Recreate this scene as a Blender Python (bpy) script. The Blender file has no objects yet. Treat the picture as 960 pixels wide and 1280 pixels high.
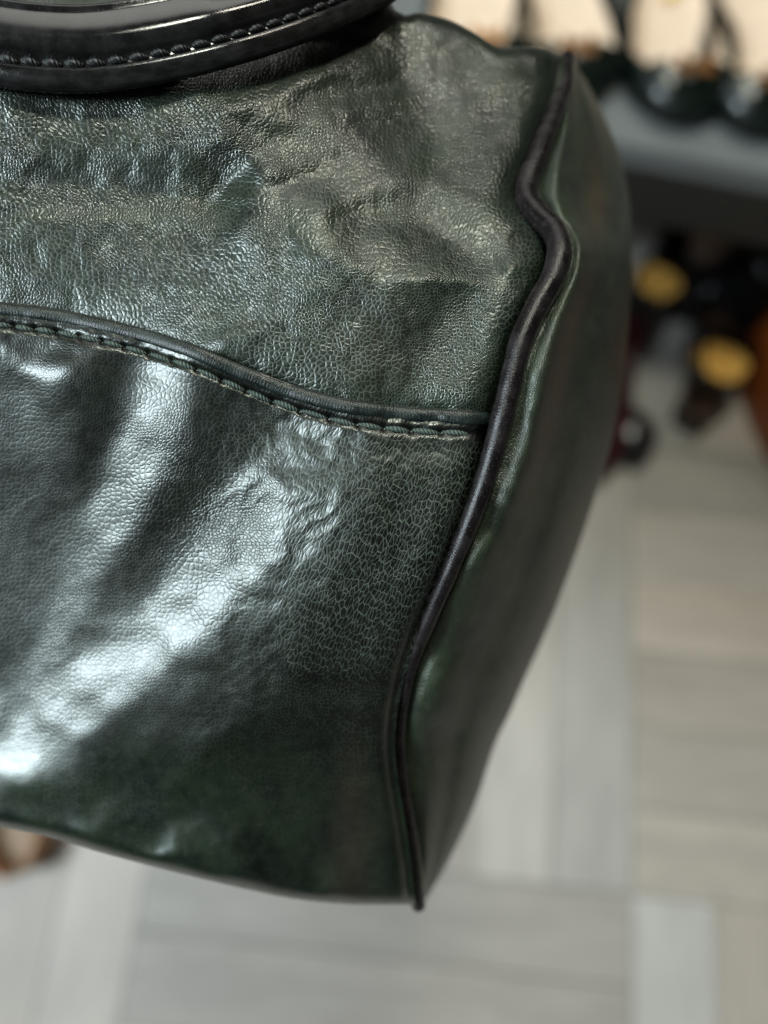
import bpy, bmesh, math, random
import numpy as np
from mathutils import Vector, Matrix
R = math.radians
rng = np.random.RandomState(7)
random.seed(7)
sc = bpy.context.scene
C = bpy.context.collection

# ------------------------------------------------------------------ camera
FPX, CX, CY = 925.0, 480.0, 640.0           # focal length and centre in pixels of a 960 x 1280 frame
CAM = Vector((0, 0, 0.85)); PITCH = R(72)
cd = bpy.data.cameras.new('camera'); cam = bpy.data.objects.new('camera', cd); C.objects.link(cam)
cam.location = CAM; cam.rotation_euler = (R(90) - PITCH, 0, 0)
cd.sensor_fit = 'HORIZONTAL'; cd.sensor_width = 36; cd.lens = 36 * FPX / 960
cd.clip_start = 0.005; cd.clip_end = 60
cd.dof.use_dof = True; cd.dof.focus_distance = 0.1315; cd.dof.aperture_fstop = 7.0
sc.camera = cam
# ------------------------------------------------------------------ room light
w = bpy.data.worlds.new('World'); sc.world = w; w.use_nodes = True
wn = w.node_tree; wt = wn.nodes.new('ShaderNodeTexCoord'); wx_ = wn.nodes.new('ShaderNodeTexNoise'); wr = wn.nodes.new('ShaderNodeValToRGB')
wx_.inputs['Scale'].default_value = 2.6; wx_.inputs['Detail'].default_value = 2.0
wn.links.new(wt.outputs['Generated'], wx_.inputs['Vector']); wn.links.new(wx_.outputs[0], wr.inputs[0]); wn.links.new(wr.outputs[0], wn.nodes['Background'].inputs[0])
cr_ = wr.color_ramp; cr_.elements[0].position = 0.36; cr_.elements[0].color = (0.05, 0.05, 0.055, 1)
cr_.elements[1].position = 0.66; cr_.elements[1].color = (1.0, 1.0, 0.95, 1)
for p_, c_ in ((0.46, (0.30, 0.22, 0.16, 1)), (0.52, (0.24, 0.28, 0.29, 1)), (0.60, (0.55, 0.60, 0.60, 1))):
    e_ = cr_.elements.new(p_); e_.color = c_
wn.nodes['Background'].inputs[1].default_value = 0.14
FW = Vector((0, math.cos(PITCH), -math.sin(PITCH))); UPV = Vector((0, math.sin(PITCH), math.cos(PITCH))); RT = Vector((1, 0, 0))
BAGC = CAM + FW * 0.135
def area(name, d, dist, sx, sy, watts, col):
    """lamp in direction d = (right, up, towards camera) seen from the bag, facing it"""
    v = (RT * d[0] + UPV * d[1] - FW * d[2]).normalized()
    l = bpy.data.lights.new(name, 'AREA'); l.shape = 'RECTANGLE'; l.size = sx; l.size_y = sy
    l.energy = watts; l.color = col
    o = bpy.data.objects.new(name, l); C.objects.link(o)
    o.location = BAGC + v * dist
    o.rotation_euler = (-v).to_track_quat('-Z', 'Y').to_euler()
    return o
area('window_light', (-0.72, 0.02, 0.70), 1.6, 0.50, 0.60, 40, (0.80, 0.93, 1.0))
area('ceiling_light', (0.02, 0.62, 0.78), 1.9, 0.26, 0.30, 19, (0.97, 1.0, 0.86))
area('ceiling_light', (0.30, 0.80, 0.52), 1.9, 0.22, 0.16, 8, (1.0, 0.92, 0.78))
area('shop_wall_light', (-0.12, 0.93, 0.25), 2.3, 1.3, 0.9, 7.5, (1.0, 0.99, 0.93))
sc.view_settings.view_transform = 'Standard'; sc.view_settings.look = 'None'
sc.view_settings.exposure = 0.0; sc.view_settings.gamma = 1
sc.render.engine = 'CYCLES'
sc.cycles.use_denoising = True
sc.cycles.max_bounces = 6

# ------------------------------------------------------------------ geometry helpers
def cam_pts(px, py, d):
    px, py, d = np.broadcast_arrays(np.asarray(px, float), np.asarray(py, float), np.asarray(d, float))
    a = (px - CX) / FPX * d; b = -(py - CY) / FPX * d
    return np.stack([CAM[i] + FW[i] * d + RT[i] * a + UPV[i] * b for i in range(3)], -1)
def on_plane(px, py, z=0.0):
    v = FW + RT * ((px - CX) / FPX) - UPV * ((py - CY) / FPX)
    return CAM + v * ((z - CAM.z) / v.z)
def spline(pts, n):
    """Catmull-Rom through rows of pts, resampled evenly by arc length of the first two columns"""
    P = np.array(pts, float); P = np.vstack([2 * P[0] - P[1], P, 2 * P[-1] - P[-2]])
    out = []
    for i in range(1, len(P) - 2):
        t = np.linspace(0, 1, 24, endpoint=False)[:, None]
        a, b, c, d = P[i - 1], P[i], P[i + 1], P[i + 2]
        out.append(0.5 * ((2 * b) + (c - a) * t + (2 * a - 5 * b + 4 * c - d) * t ** 2 + (3 * b - a - 3 * c + d) * t ** 3))
    Q = np.vstack(out + [P[-2][None]])
    s = np.r_[0, np.cumsum(np.linalg.norm(np.diff(Q[:, :2], axis=0), axis=1))]
    u = np.linspace(0, s[-1], n)
    return np.stack([np.interp(u, s, Q[:, k]) for k in range(Q.shape[1])], 1)
def link(name, me, m, parent=None):
    o = bpy.data.objects.new(name, me); C.objects.link(o)
    if m is not None and len(me.materials) == 0: me.materials.append(m)
    if parent is not None: o.parent = parent
    return o
def mesh(name, V, F, smooth=True):
    me = bpy.data.meshes.new(name); me.from_pydata([tuple(v) for v in V], [], F); me.update()
    if smooth: me.polygons.foreach_set('use_smooth', [True] * len(me.polygons))
    return me
def grid_mesh(name, P, uv=None, attrs=None, flip=False, mask=None):
    """P: (rows, cols, 3)"""
    r, c, _ = P.shape
    me = bpy.data.meshes.new(name)
    idx = np.arange(r * c).reshape(r, c)
    q = np.stack([idx[:-1, :-1], idx[1:, :-1], idx[1:, 1:], idx[:-1, 1:]], -1).reshape(-1, 4)
    if mask is not None: q = q[mask.reshape(-1)]
    if flip: q = q[:, ::-1]
    me.vertices.add(r * c); me.vertices.foreach_set('co', P.reshape(-1))
    me.loops.add(q.size); me.loops.foreach_set('vertex_index', q.reshape(-1).astype(np.int32))
    me.polygons.add(len(q)); me.polygons.foreach_set('loop_start', np.arange(0, q.size, 4, dtype=np.int32))
    me.update(calc_edges=True); me.validate()
    me.polygons.foreach_set('use_smooth', [True] * len(me.polygons))
    if uv is not None:
        l = me.uv_layers.new(name='UVMap')
        l.data.foreach_set('uv', uv.reshape(-1, 2)[q.reshape(-1)].astype(np.float32).reshape(-1))
    for k, a in (attrs or {}).items():
        at = me.attributes.new(k, 'FLOAT', 'POINT'); at.data.foreach_set('value', a.reshape(-1).astype(np.float32))
    return me
def sweep(name, path, radii, seg=14, prof=None):
    """tube or profile along a path of 3-D points. prof: (k,2) multipliers; returns mesh"""
    P = np.asarray(path, float); n = len(P)
    T = np.gradient(P, axis=0); T /= np.linalg.norm(T, axis=1)[:, None]
    ref = -np.array(FW)
    B = np.cross(T, ref); B /= np.linalg.norm(B, axis=1)[:, None]; N = np.cross(B, T)
    a = np.linspace(0, 2 * np.pi, seg, endpoint=False)
    prof = np.stack([np.cos(a), np.sin(a)], 1) if prof is None else np.asarray(prof, float)
    radii = np.broadcast_to(radii, (n,))
    V = P[:, None] + radii[:, None, None] * (B[:, None] * prof[None, :, 0:1] + N[:, None] * prof[None, :, 1:2])
    k = prof.shape[0]; F = []
    for i in range(n - 1):
        for j in range(k):
            F.append((i * k + j, i * k + (j + 1) % k, (i + 1) * k + (j + 1) % k, (i + 1) * k + j))
    F.append(tuple(range(k))[::-1]); F.append(tuple((n - 1) * k + j for j in range(k)))
    me = mesh(name, V.reshape(-1, 3), F)
    uv = me.uv_layers.new(name='UVMap')
    s = np.r_[0, np.cumsum(np.linalg.norm(np.diff(P, axis=0), axis=1))]
    vi = np.zeros(len(me.loops), dtype=np.int32); me.loops.foreach_get('vertex_index', vi)
    U = np.stack([s[vi // k] * 1000, (vi % k) / k * 8], 1)
    uv.data.foreach_set('uv', U.astype(np.float32).reshape(-1))
    return me
def tag(o, label=None, cat=None, group=None, kind=None):
    if label: o['label'] = label
    if cat: o['category'] = cat
    if group: o['group'] = group
    if kind: o['kind'] = kind
    return o
def empty(name, loc=(0, 0, 0), rz=0):
    o = bpy.data.objects.new(name, None); C.objects.link(o); o.location = loc; o.rotation_euler = (0, 0, rz)
    o.empty_display_size = 0.02
    return o
def vnoise(x, y, scale, seed):
    """smooth value noise at x, y (pixels)"""
    g = np.random.RandomState(seed).rand(257, 257) * 2 - 1
    u = np.asarray(x) / scale + 517.3; v = np.asarray(y) / scale + 391.7
    i = np.floor(u).astype(int); j = np.floor(v).astype(int); a = u - i; b = v - j
    a = a * a * a * (a * (6 * a - 15) + 10); b = b * b * b * (b * (6 * b - 15) + 10)
    i0, i1, j0, j1 = i % 256, (i + 1) % 256, j % 256, (j + 1) % 256
    return (g[j0, i0] * (1 - a) + g[j0, i1] * a) * (1 - b) + (g[j1, i0] * (1 - a) + g[j1, i1] * a) * b
def sstep(a, b, x):
    t = np.clip((x - a) / (b - a), 0, 1); return t * t * (3 - 2 * t)
def dist_poly(x, y, pts):
    best = np.full(np.shape(x), 1e9); side = np.zeros(np.shape(x)); tt = np.zeros(np.shape(x)); L = 0
    for (x0, y0), (x1, y1) in zip(pts[:-1], pts[1:]):
        dx, dy = x1 - x0, y1 - y0; l2 = dx * dx + dy * dy; l = math.sqrt(l2)
        t = np.clip(((x - x0) * dx + (y - y0) * dy) / l2, 0, 1)
        d = np.hypot(x - x0 - t * dx, y - y0 - t * dy)
        m = d < best
        best = np.where(m, d, best); tt = np.where(m, L + t * l, tt); L += l
    return best, tt / L

# ------------------------------------------------------------------ materials
def mat(name):
    m = bpy.data.materials.new(name); m.use_nodes = True
    nt = m.node_tree; b = nt.nodes['Principled BSDF']
    return m, nt, b
def N(nt, t, **k):
    n = nt.nodes.new(t)
    for a, v in k.items():
        if a.startswith('i_'):
            key = a[2:]; key = int(key) if key.isdigit() else key
            n.inputs[key].default_value = v
        else: setattr(n, a, v)
    return n
def math_(nt, op, a, b=None, clamp=False, c=None):
    n = nt.nodes.new('ShaderNodeMath'); n.operation = op; n.use_clamp = clamp
    for i, v in enumerate((a, b, c)):
        if v is None: continue
        if isinstance(v, (int, float)): n.inputs[i].default_value = v
        else: nt.links.new(v, n.inputs[i])
    return n.outputs[0]
def mixc(nt, f, a, b):
    n = nt.nodes.new('ShaderNodeMix'); n.data_type = 'RGBA'
    for s, v in ((0, f), (6, a), (7, b)):
        if isinstance(v, (int, float)): n.inputs[s].default_value = v
        elif isinstance(v, tuple): n.inputs[s].default_value = v + (1,) if len(v) == 3 else v
        else: nt.links.new(v, n.inputs[s])
    return n.outputs[2]
def mapr(nt, v, a, b, c=0.0, d=1.0, smooth=True):
    n = nt.nodes.new('ShaderNodeMapRange'); n.interpolation_type = 'SMOOTHSTEP' if smooth else 'LINEAR'
    nt.links.new(v, n.inputs[0])
    for i, x in enumerate((a, b, c, d)): n.inputs[i + 1].default_value = x
    return n.outputs[0]
def simple(name, col, rough=0.5, spec=0.5, metal=0.0, var=0.15, scale=60, bump=0.0003, bscale=400, coat=0.0):
    m, nt, b = mat(name)
    tc = N(nt, 'ShaderNodeTexCoord')
    no = N(nt, 'ShaderNodeTexNoise', i_Scale=scale, i_Detail=5.0); nt.links.new(tc.outputs['Object'], no.inputs['Vector'])
    c0 = tuple(c * (1 - var) for c in col); c1 = tuple(min(1, c * (1 + var)) for c in col)
    nt.links.new(mixc(nt, mapr(nt, no.outputs[0], 0.3, 0.7), c0, c1), b.inputs['Base Color'])
    b.inputs['Roughness'].default_value = rough; b.inputs['Specular IOR Level'].default_value = spec
    b.inputs['Metallic'].default_value = metal; b.inputs['Coat Weight'].default_value = coat
    n2 = N(nt, 'ShaderNodeTexNoise', i_Scale=bscale, i_Detail=4.0); nt.links.new(tc.outputs['Object'], n2.inputs['Vector'])
    bp = N(nt, 'ShaderNodeBump', i_Strength=0.5, i_Distance=bump); nt.links.new(n2.outputs[0], bp.inputs['Height'])
    nt.links.new(bp.outputs[0], b.inputs['Normal'])
    return m
def leather(name, grain=1.0, lines=1.0, rough=0.35, k=1.0, coat=0.20):
    """aged glossy green leather; UV is in millimetres of hide. attributes: stretch, crack, grainy"""
    m, nt, b = mat(name); L = nt.links
    uv = N(nt, 'ShaderNodeUVMap', uv_map='UVMap')
    def attr(k):
        return N(nt, 'ShaderNodeAttribute', attribute_name=k).outputs['Fac']
    # warp the coordinate a little so that cells bend
    nw = N(nt, 'ShaderNodeTexNoise', i_Scale=0.20, i_Detail=1.0); L.new(uv.outputs[0], nw.inputs['Vector'])
    nw2 = N(nt, 'ShaderNodeTexNoise', i_Scale=1.6, i_Detail=2.0); L.new(uv.outputs[0], nw2.inputs['Vector'])
    def vm(op, a, bb):
        n = nt.nodes.new('ShaderNodeVectorMath'); n.operation = op
        for i, v in enumerate((a, bb)):
            if isinstance(v, tuple): n.inputs[i].default_value = v
            elif isinstance(v, float): n.inputs[3].default_value = v
            else: L.new(v, n.inputs[i])
        return n.outputs[0]
    w1 = vm('SCALE', vm('SUBTRACT', nw.outputs['Color'], (0.5, 0.5, 0.5)), 1.7)
    w2 = vm('SCALE', vm('SUBTRACT', nw2.outputs['Color'], (0.5, 0.5, 0.5)), 0.22)
    P = vm('ADD', vm('ADD', uv.outputs[0], w1), w2)
    def vor(vec, scale, feat='DISTANCE_TO_EDGE'):
        v = N(nt, 'ShaderNodeTexVoronoi', feature=feat, voronoi_dimensions='2D', i_Scale=scale, i_Randomness=0.85); L.new(vec, v.inputs['Vector'])
        return v
    def stretched(rot, sx, sy):
        mp = N(nt, 'ShaderNodeMapping'); mp.inputs['Rotation'].default_value = (0, 0, R(rot)); mp.inputs['Scale'].default_value = (sx, sy, 1)
        # rotate first, then scale
        m1 = N(nt, 'ShaderNodeMapping'); m1.inputs['Rotation'].default_value = (0, 0, R(rot)); L.new(P, m1.inputs['Vector'])
        m2 = N(nt, 'ShaderNodeMapping'); m2.inputs['Scale'].default_value = (sx, sy, 1); L.new(m1.outputs[0], m2.inputs['Vector'])
        nt.nodes.remove(mp)
        return m2.outputs[0]
    isoA = vor(P, 1.12); isoB = vor(P, 1.70)                       # cells of about 1.2 mm
    iso2 = vor(P, 2.6)
    st = vor(stretched(26, 1.25, 0.50), 1.22)
    st2 = vor(stretched(24, 2.0, 0.45), 1.5)
    szm = N(nt, 'ShaderNodeTexNoise', i_Scale=0.07, i_Detail=2.0); L.new(uv.outputs[0], szm.inputs['Vector'])
    sa = mapr(nt, attr('stretch'), 0.38, 0.62)
    def mixf(f, a, bb):
        return math_(nt, 'ADD', math_(nt, 'MULTIPLY', a, math_(nt, 'SUBTRACT', 1.0, f)), math_(nt, 'MULTIPLY', bb, f))
    iso_e = mixf(mapr(nt, szm.outputs[0], 0.44, 0.56), isoA.outputs['Distance'], isoB.outputs['Distance'])
    e1 = mixf(sa, iso_e, st.outputs['Distance'])
    e2 = mixf(sa, iso2.outputs['Distance'], st2.outputs['Distance'])
    line1 = mapr(nt, e1, 0.01, 0.10, 1.0, 0.0); line2 = mapr(nt, e2, 0.01, 0.08, 1.0, 0.0)
    big = N(nt, 'ShaderNodeTexNoise', i_Scale=0.10, i_Detail=4.0, i_Roughness=0.6); L.new(uv.outputs[0], big.inputs['Vector'])
    mid = N(nt, 'ShaderNodeTexNoise', i_Scale=0.5, i_Detail=5.0, i_Roughness=0.65); L.new(uv.outputs[0], mid.inputs['Vector'])
    fine = N(nt, 'ShaderNodeTexNoise', i_Scale=5.0, i_Detail=4.0, i_Roughness=0.7); L.new(P, fine.inputs['Vector'])
    base = mixc(nt, mapr(nt, big.outputs[0], 0.35, 0.65), (0.0021, 0.0053, 0.0034), (0.0074, 0.0138, 0.0066))
    base = mixc(nt, math_(nt, 'MULTIPLY', mapr(nt, mid.outputs[0], 0.5, 0.75), 0.5), base, (0.015, 0.017, 0.011))
    base = mixc(nt, attr('brown'), base, (0.030, 0.019, 0.014))
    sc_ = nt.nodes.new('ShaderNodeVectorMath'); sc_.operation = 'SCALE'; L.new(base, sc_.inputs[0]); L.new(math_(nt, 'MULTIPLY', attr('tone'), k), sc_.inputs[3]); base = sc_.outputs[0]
    cr = attr('crack')
    linem = math_(nt, 'MAXIMUM', line1, math_(nt, 'MULTIPLY', line2, 0.45))
    patch = mapr(nt, mid.outputs[0], 0.30, 0.60, 0.35, 1.0)
    lm = math_(nt, 'MULTIPLY', math_(nt, 'MULTIPLY', linem, cr), math_(nt, 'MULTIPLY', patch, lines), clamp=True)
    col = mixc(nt, lm, base, (0.062, 0.082, 0.060))
    L.new(col, b.inputs['Base Color'])
    # relief: pebbles (rounded cells) + fine grain
    peb = math_(nt, 'ADD', math_(nt, 'MULTIPLY', mapr(nt, e1, -0.12, 0.34), 1.7), math_(nt, 'MULTIPLY', mapr(nt, e2, 0.0, 0.3), 0.12))
    h = math_(nt, 'ADD', math_(nt, 'MULTIPLY', peb, attr('grainy')), math_(nt, 'MULTIPLY', fine.outputs[0], 0.13))
    h = math_(nt, 'ADD', h, math_(nt, 'MULTIPLY', mid.outputs[0], 0.5))
    bp = N(nt, 'ShaderNodeBump', i_Strength=1.0, i_Distance=0.000040 * grain); L.new(h, bp.inputs['Height'])
    L.new(bp.outputs[0], b.inputs['Normal'])
    ro = math_(nt, 'ADD', math_(nt, 'MULTIPLY', mid.outputs[0], 0.22), rough - 0.11)
    ro = math_(nt, 'ADD', ro, math_(nt, 'MULTIPLY', lm, 0.25))
    L.new(ro, b.inputs['Roughness'])
    b.inputs['Specular IOR Level'].default_value = 0.65; b.inputs['Specular Tint'].default_value = (0.94, 1.0, 0.95, 1)
    b.inputs['Coat Weight'].default_value = coat; b.inputs['Coat Roughness'].default_value = 0.17; L.new(bp.outputs[0], b.inputs['Coat Normal'])
    return m
M_leather = leather('green_leather')
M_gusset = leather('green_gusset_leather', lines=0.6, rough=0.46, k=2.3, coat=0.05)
def black_leather(name, col, rough, bump, crease=0.0):
    m, nt, b = mat(name); L = nt.links
    uv = N(nt, 'ShaderNodeUVMap', uv_map='UVMap')
    n1 = N(nt, 'ShaderNodeTexNoise', i_Scale=0.25, i_Detail=5.0); L.new(uv.outputs[0], n1.inputs['Vector'])
    n2 = N(nt, 'ShaderNodeTexNoise', i_Scale=4.0, i_Detail=4.0, i_Roughness=0.7); L.new(uv.outputs[0], n2.inputs['Vector'])
    # specks of dust and scuff
    v = N(nt, 'ShaderNodeTexVoronoi', feature='F1', voronoi_dimensions='2D', i_Scale=0.9); L.new(uv.outputs[0], v.inputs['Vector'])
    dust = mapr(nt, v.outputs['Distance'], 0.035, 0.08, 1.0, 0.0)
    c = mixc(nt, mapr(nt, n1.outputs[0], 0.35, 0.7), col, tuple(x * 2.2 + 0.004 for x in col))
    c = mixc(nt, math_(nt, 'MULTIPLY', dust, 0.15 + crease), c, (0.20, 0.19, 0.18))
    L.new(c, b.inputs['Base Color'])
    L.new(mapr(nt, n1.outputs[0], 0.3, 0.7, rough * 0.8, rough * 1.3), b.inputs['Roughness'])
    w = N(nt, 'ShaderNodeTexWave', wave_type='BANDS', bands_direction='X', i_Scale=0.55, i_Distortion=7.0, i_Detail=2.0)
    L.new(uv.outputs[0], w.inputs['Vector'])
    h = math_(nt, 'ADD', math_(nt, 'MULTIPLY', n2.outputs[0], 1.0), math_(nt, 'MULTIPLY', w.outputs['Fac'], crease))
    bp = N(nt, 'ShaderNodeBump', i_Strength=1.0, i_Distance=bump); L.new(h, bp.inputs['Height']); L.new(bp.outputs[0], b.inputs['Normal'])
    b.inputs['Specular IOR Level'].default_value = 0.6 if rough < 0.2 else 0.42
    return m
M_piping = black_leather('black_piping_leather', (0.0045, 0.0032, 0.0036), 0.26, 0.00007, 0.15)
M_handle = black_leather('black_patent_handle', (0.006, 0.006, 0.006), 0.11, 0.000015)
M_edge = black_leather('dark_rolled_edge', (0.005, 0.009, 0.008), 0.30, 0.00006, 0.3)
def thread(name, col, rough):
    m, nt, b = mat(name); L = nt.links
    uv = N(nt, 'ShaderNodeUVMap', uv_map='UVMap')
    mp = N(nt, 'ShaderNodeMapping'); mp.inputs['Scale'].default_value = (4, 1, 0); L.new(uv.outputs[0], mp.inputs['Vector'])
    w_ = N(nt, 'ShaderNodeTexWave', wave_type='BANDS', bands_direction='DIAGONAL', i_Scale=0.25, i_Distortion=0.8); L.new(mp.outputs[0], w_.inputs['Vector'])
    n_ = N(nt, 'ShaderNodeTexNoise', i_Scale=3.0, i_Detail=4.0); L.new(uv.outputs[0], n_.inputs['Vector'])
    tone_ = math_(nt, 'MULTIPLY', mapr(nt, w_.outputs['Fac'], 0.1, 0.7, 0.45, 1.15), mapr(nt, n_.outputs[0], 0.3, 0.7, 0.6, 1.4))
    s_ = nt.nodes.new('ShaderNodeVectorMath'); s_.operation = 'SCALE'; s_.inputs[0].default_value = col; L.new(tone_, s_.inputs[3])
    L.new(s_.outputs[0], b.inputs['Base Color']); b.inputs['Roughness'].default_value = rough
    bp = N(nt, 'ShaderNodeBump', i_Strength=1.0, i_Distance=0.00016); L.new(math_(nt, 'ADD', w_.outputs['Fac'], math_(nt, 'MULTIPLY', n_.outputs[0], 0.5)), bp.inputs['Height'])
    L.new(bp.outputs[0], b.inputs['Normal']); return m
M_thread = thread('green_thread', (0.060, 0.088, 0.072), 0.6)
M_thread_black = thread('black_thread', (0.009, 0.010, 0.010), 0.45)

# ------------------------------------------------------------------ floor
FYAW = R(-5.8)
floor = empty('floor'); tag(floor, kind='structure')
m, nt, b = mat('plank'); L = nt.links
oi = N(nt, 'ShaderNodeObjectInfo'); tc = N(nt, 'ShaderNodeTexCoord')
mp = N(nt, 'ShaderNodeMapping'); mp.inputs['Scale'].default_value = (3.2, 14, 1); L.new(tc.outputs['Object'], mp.inputs['Vector'])
off = nt.nodes.new('ShaderNodeVectorMath'); off.operation = 'ADD'; L.new(mp.outputs[0], off.inputs[0])
cmb = N(nt, 'ShaderNodeCombineXYZ'); L.new(math_(nt, 'MULTIPLY', oi.outputs['Random'], 40.0), cmb.inputs[0]); L.new(math_(nt, 'MULTIPLY', oi.outputs['Random'], 71.0), cmb.inputs[1])
L.new(cmb.outputs[0], off.inputs[1])
g1 = N(nt, 'ShaderNodeTexNoise', i_Scale=2.2, i_Detail=6.0, i_Roughness=0.6, i_Distortion=0.6); L.new(off.outputs[0], g1.inputs['Vector'])
g2 = N(nt, 'ShaderNodeTexNoise', i_Scale=9.0, i_Detail=5.0, i_Roughness=0.6); L.new(off.outputs[0], g2.inputs['Vector'])
gr = math_(nt, 'ADD', math_(nt, 'MULTIPLY', g1.outputs[0], 0.7), math_(nt, 'MULTIPLY', g2.outputs[0], 0.3))
tone = mapr(nt, gr, 0.32, 0.68, 0.88, 1.10)
mu = nt.nodes.new('ShaderNodeVectorMath'); mu.operation = 'SCALE'; L.new(oi.outputs['Color'], mu.inputs[0]); L.new(tone, mu.inputs[3])
L.new(mu.outputs[0], b.inputs['Base Color']); b.inputs['Roughness'].default_value = 0.5
M_plank = m
TILE = 0.505; NPL = 6; PW = TILE / NPL
def plank_mesh():
    bm = bmesh.new(); g = 0.0012
    bmesh.ops.create_cube(bm, size=1)
    bmesh.ops.scale(bm, vec=(TILE - g, PW - g, 0.008), verts=bm.verts); bmesh.ops.translate(bm, vec=(0, 0, -0.004), verts=bm.verts)
    bmesh.ops.bevel(bm, geom=[e for e in bm.edges if all(v.co.z > -0.001 for v in e.verts)], offset=0.0012, segments=1)
    me = bpy.data.meshes.new('plank'); bm.to_mesh(me); bm.free(); me.materials.append(M_plank); return me
pm = plank_mesh()
corner = on_plane(790, 1118)                              # where four squares of the basket weave meet
rot = Matrix.Rotation(FYAW, 4, 'Z')
prng = np.random.RandomState(3)
for i in range(-4, 4):
    for j in range(-2, 4):
        horiz = (i + j) % 2 == 0
        for k in range(NPL):
            a, c = (0.0, (k + 0.5) * PW - TILE / 2) if horiz else ((k + 0.5) * PW - TILE / 2, 0.0)
            loc = rot @ Vector(((i + 0.5) * TILE + a, (j + 0.5) * TILE + c, 0))
            o = bpy.data.objects.new('plank', pm); C.objects.link(o); o.parent = floor
            o.location = (corner.x + loc.x, corner.y + loc.y, 0); o.rotation_euler = (0, 0, FYAW + (0 if horiz else R(90)))
            v = prng.choice([0.74, 0.84, 0.98, 1.05, 0.92]); wv = prng.rand() * 0.10 - 0.05
            o.color = (0.48 * v * (1 + wv), 0.440 * v, 0.390 * v * (1 - wv), 1)
me = mesh('floor_base', [(-5, -4, -0.0095), (5, -4, -0.0095), (5, 6, -0.0095), (-5, 6, -0.0095)], [(0, 1, 2, 3)], False)
fb = link('floor_base', me, simple('floor_grey', (0.30, 0.285, 0.26), 0.6, scale=3)); tag(fb, kind='structure')

# ------------------------------------------------------------------ bag
bag = empty('handbag', tuple(CAM + FW * 0.30 + RT * -0.06))
bag.location = (0, 0, 0)
tag(bag, 'dark green glossy creased leather handbag with black piping and a stitched black handle', 'handbag')
TOP = [(-1150, -60), (-800, -330), (-300, -400), (200, -330), (420, -120), (490, 8), (525, 16), (560, 24), (592, 40), (622, 58), (650, 58), (680, 60), (707, 72)]
BOT = [(-1150, 900), (-800, 960), (-300, 1010), (-100, 1020), (0, 1034), (60, 1046), (120, 1064), (190, 1083), (250, 1098), (310, 1112), (370, 1124), (430, 1130), (480, 1131), (522, 1131)]
SEAM = [(-1150, 340), (-600, 350), (-300, 358), (-120, 364), (0, 377), (60, 384), (120, 396), (180, 411), (240, 430), (300, 455), (350, 475), (400, 491), (460, 503), (520, 509), (570, 512), (616, 514)]
PIPE = [(709, 73, 171), (707, 88, 167.5), (703, 110, 164), (690, 148, 158), (672, 195, 151), (658, 232, 147), (658, 250, 145), (672, 270, 142), (691, 288, 139), (699, 312, 136), (692, 345, 134.5), (670, 385, 133), (652, 425, 132), (640, 470, 131.5),
        (628, 520, 131.5), (612, 580, 132), (592, 640, 133), (566, 705, 135.5), (540, 765, 139), (518, 820, 143), (504, 872, 147), (498, 925, 152), (502, 975, 156), (511, 1030, 161), (519, 1085, 167), (523, 1132, 173)]
def fcurve(pts):
    Q = spline(pts, 400); return lambda x: np.interp(x, Q[:, 0], Q[:, 1])
fT, fB, fS = fcurve(TOP), fcurve(BOT), fcurve(SEAM)
PQ = spline(PIPE, 500)
fPx = lambda y: np.interp(y, PQ[:, 1], PQ[:, 0])
fPd = lambda y: np.interp(y, PQ[:, 1], PQ[:, 2])
# base distance from the camera (mm) by thin-plate interpolation
DP = [(-1150, -200, 190), (-1150, 400, 165), (-1150, 900, 185), (-700, -300, 165), (-700, 300, 140), (-700, 900, 165), (-300, -300, 152), (-300, 100, 134), (-300, 450, 133), (-300, 750, 138), (-300, 1000, 164),
      (0, -250, 148), (0, 0, 136), (0, 150, 131), (0, 300, 129), (0, 480, 128), (0, 700, 130), (0, 880, 136), (0, 1030, 151),
      (250, -200, 146), (250, 50, 135), (250, 180, 131.5), (250, 330, 130), (250, 480, 128), (250, 700, 131), (250, 900, 142), (250, 1090, 160),
      (450, 20, 147), (450, 120, 138), (450, 220, 133), (450, 350, 131), (450, 500, 130), (450, 700, 134), (420, 900, 147), (430, 1120, 167),
      (590, 60, 163), (590, 150, 151), (600, 250, 141), (600, 350, 134), (590, 500, 131.5), (640, 60, 167), (640, 140, 157)]
DP += [tuple(PQ[i]) for i in range(10, 500, 35)]
DP = np.array(DP)
def tps_fit(D):
    n = len(D); X = D[:, :2] / 500
    r = np.linalg.norm(X[:, None] - X[None], axis=2); K = np.where(r > 0, r * r * np.log(r + 1e-12), 0)
    A = np.zeros((n + 3, n + 3)); A[:n, :n] = K + np.eye(n) * 0.004; A[:n, n:] = np.c_[np.ones(n), X]; A[n:, :n] = A[:n, n:].T
    s = np.linalg.solve(A, np.r_[D[:, 2], 0, 0, 0]); return X, s
TX, TS = tps_fit(DP)
def base_depth(px, py):
    x = np.asarray(px) / 500; y = np.asarray(py) / 500
    out = TS[-3] + TS[-2] * x + TS[-1] * y
    for i in range(len(TX)):
        r2 = (x - TX[i, 0]) ** 2 + (y - TX[i, 1]) ** 2
        out = out + TS[i] * 0.5 * r2 * np.log(r2 + 1e-12)
    return out
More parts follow.
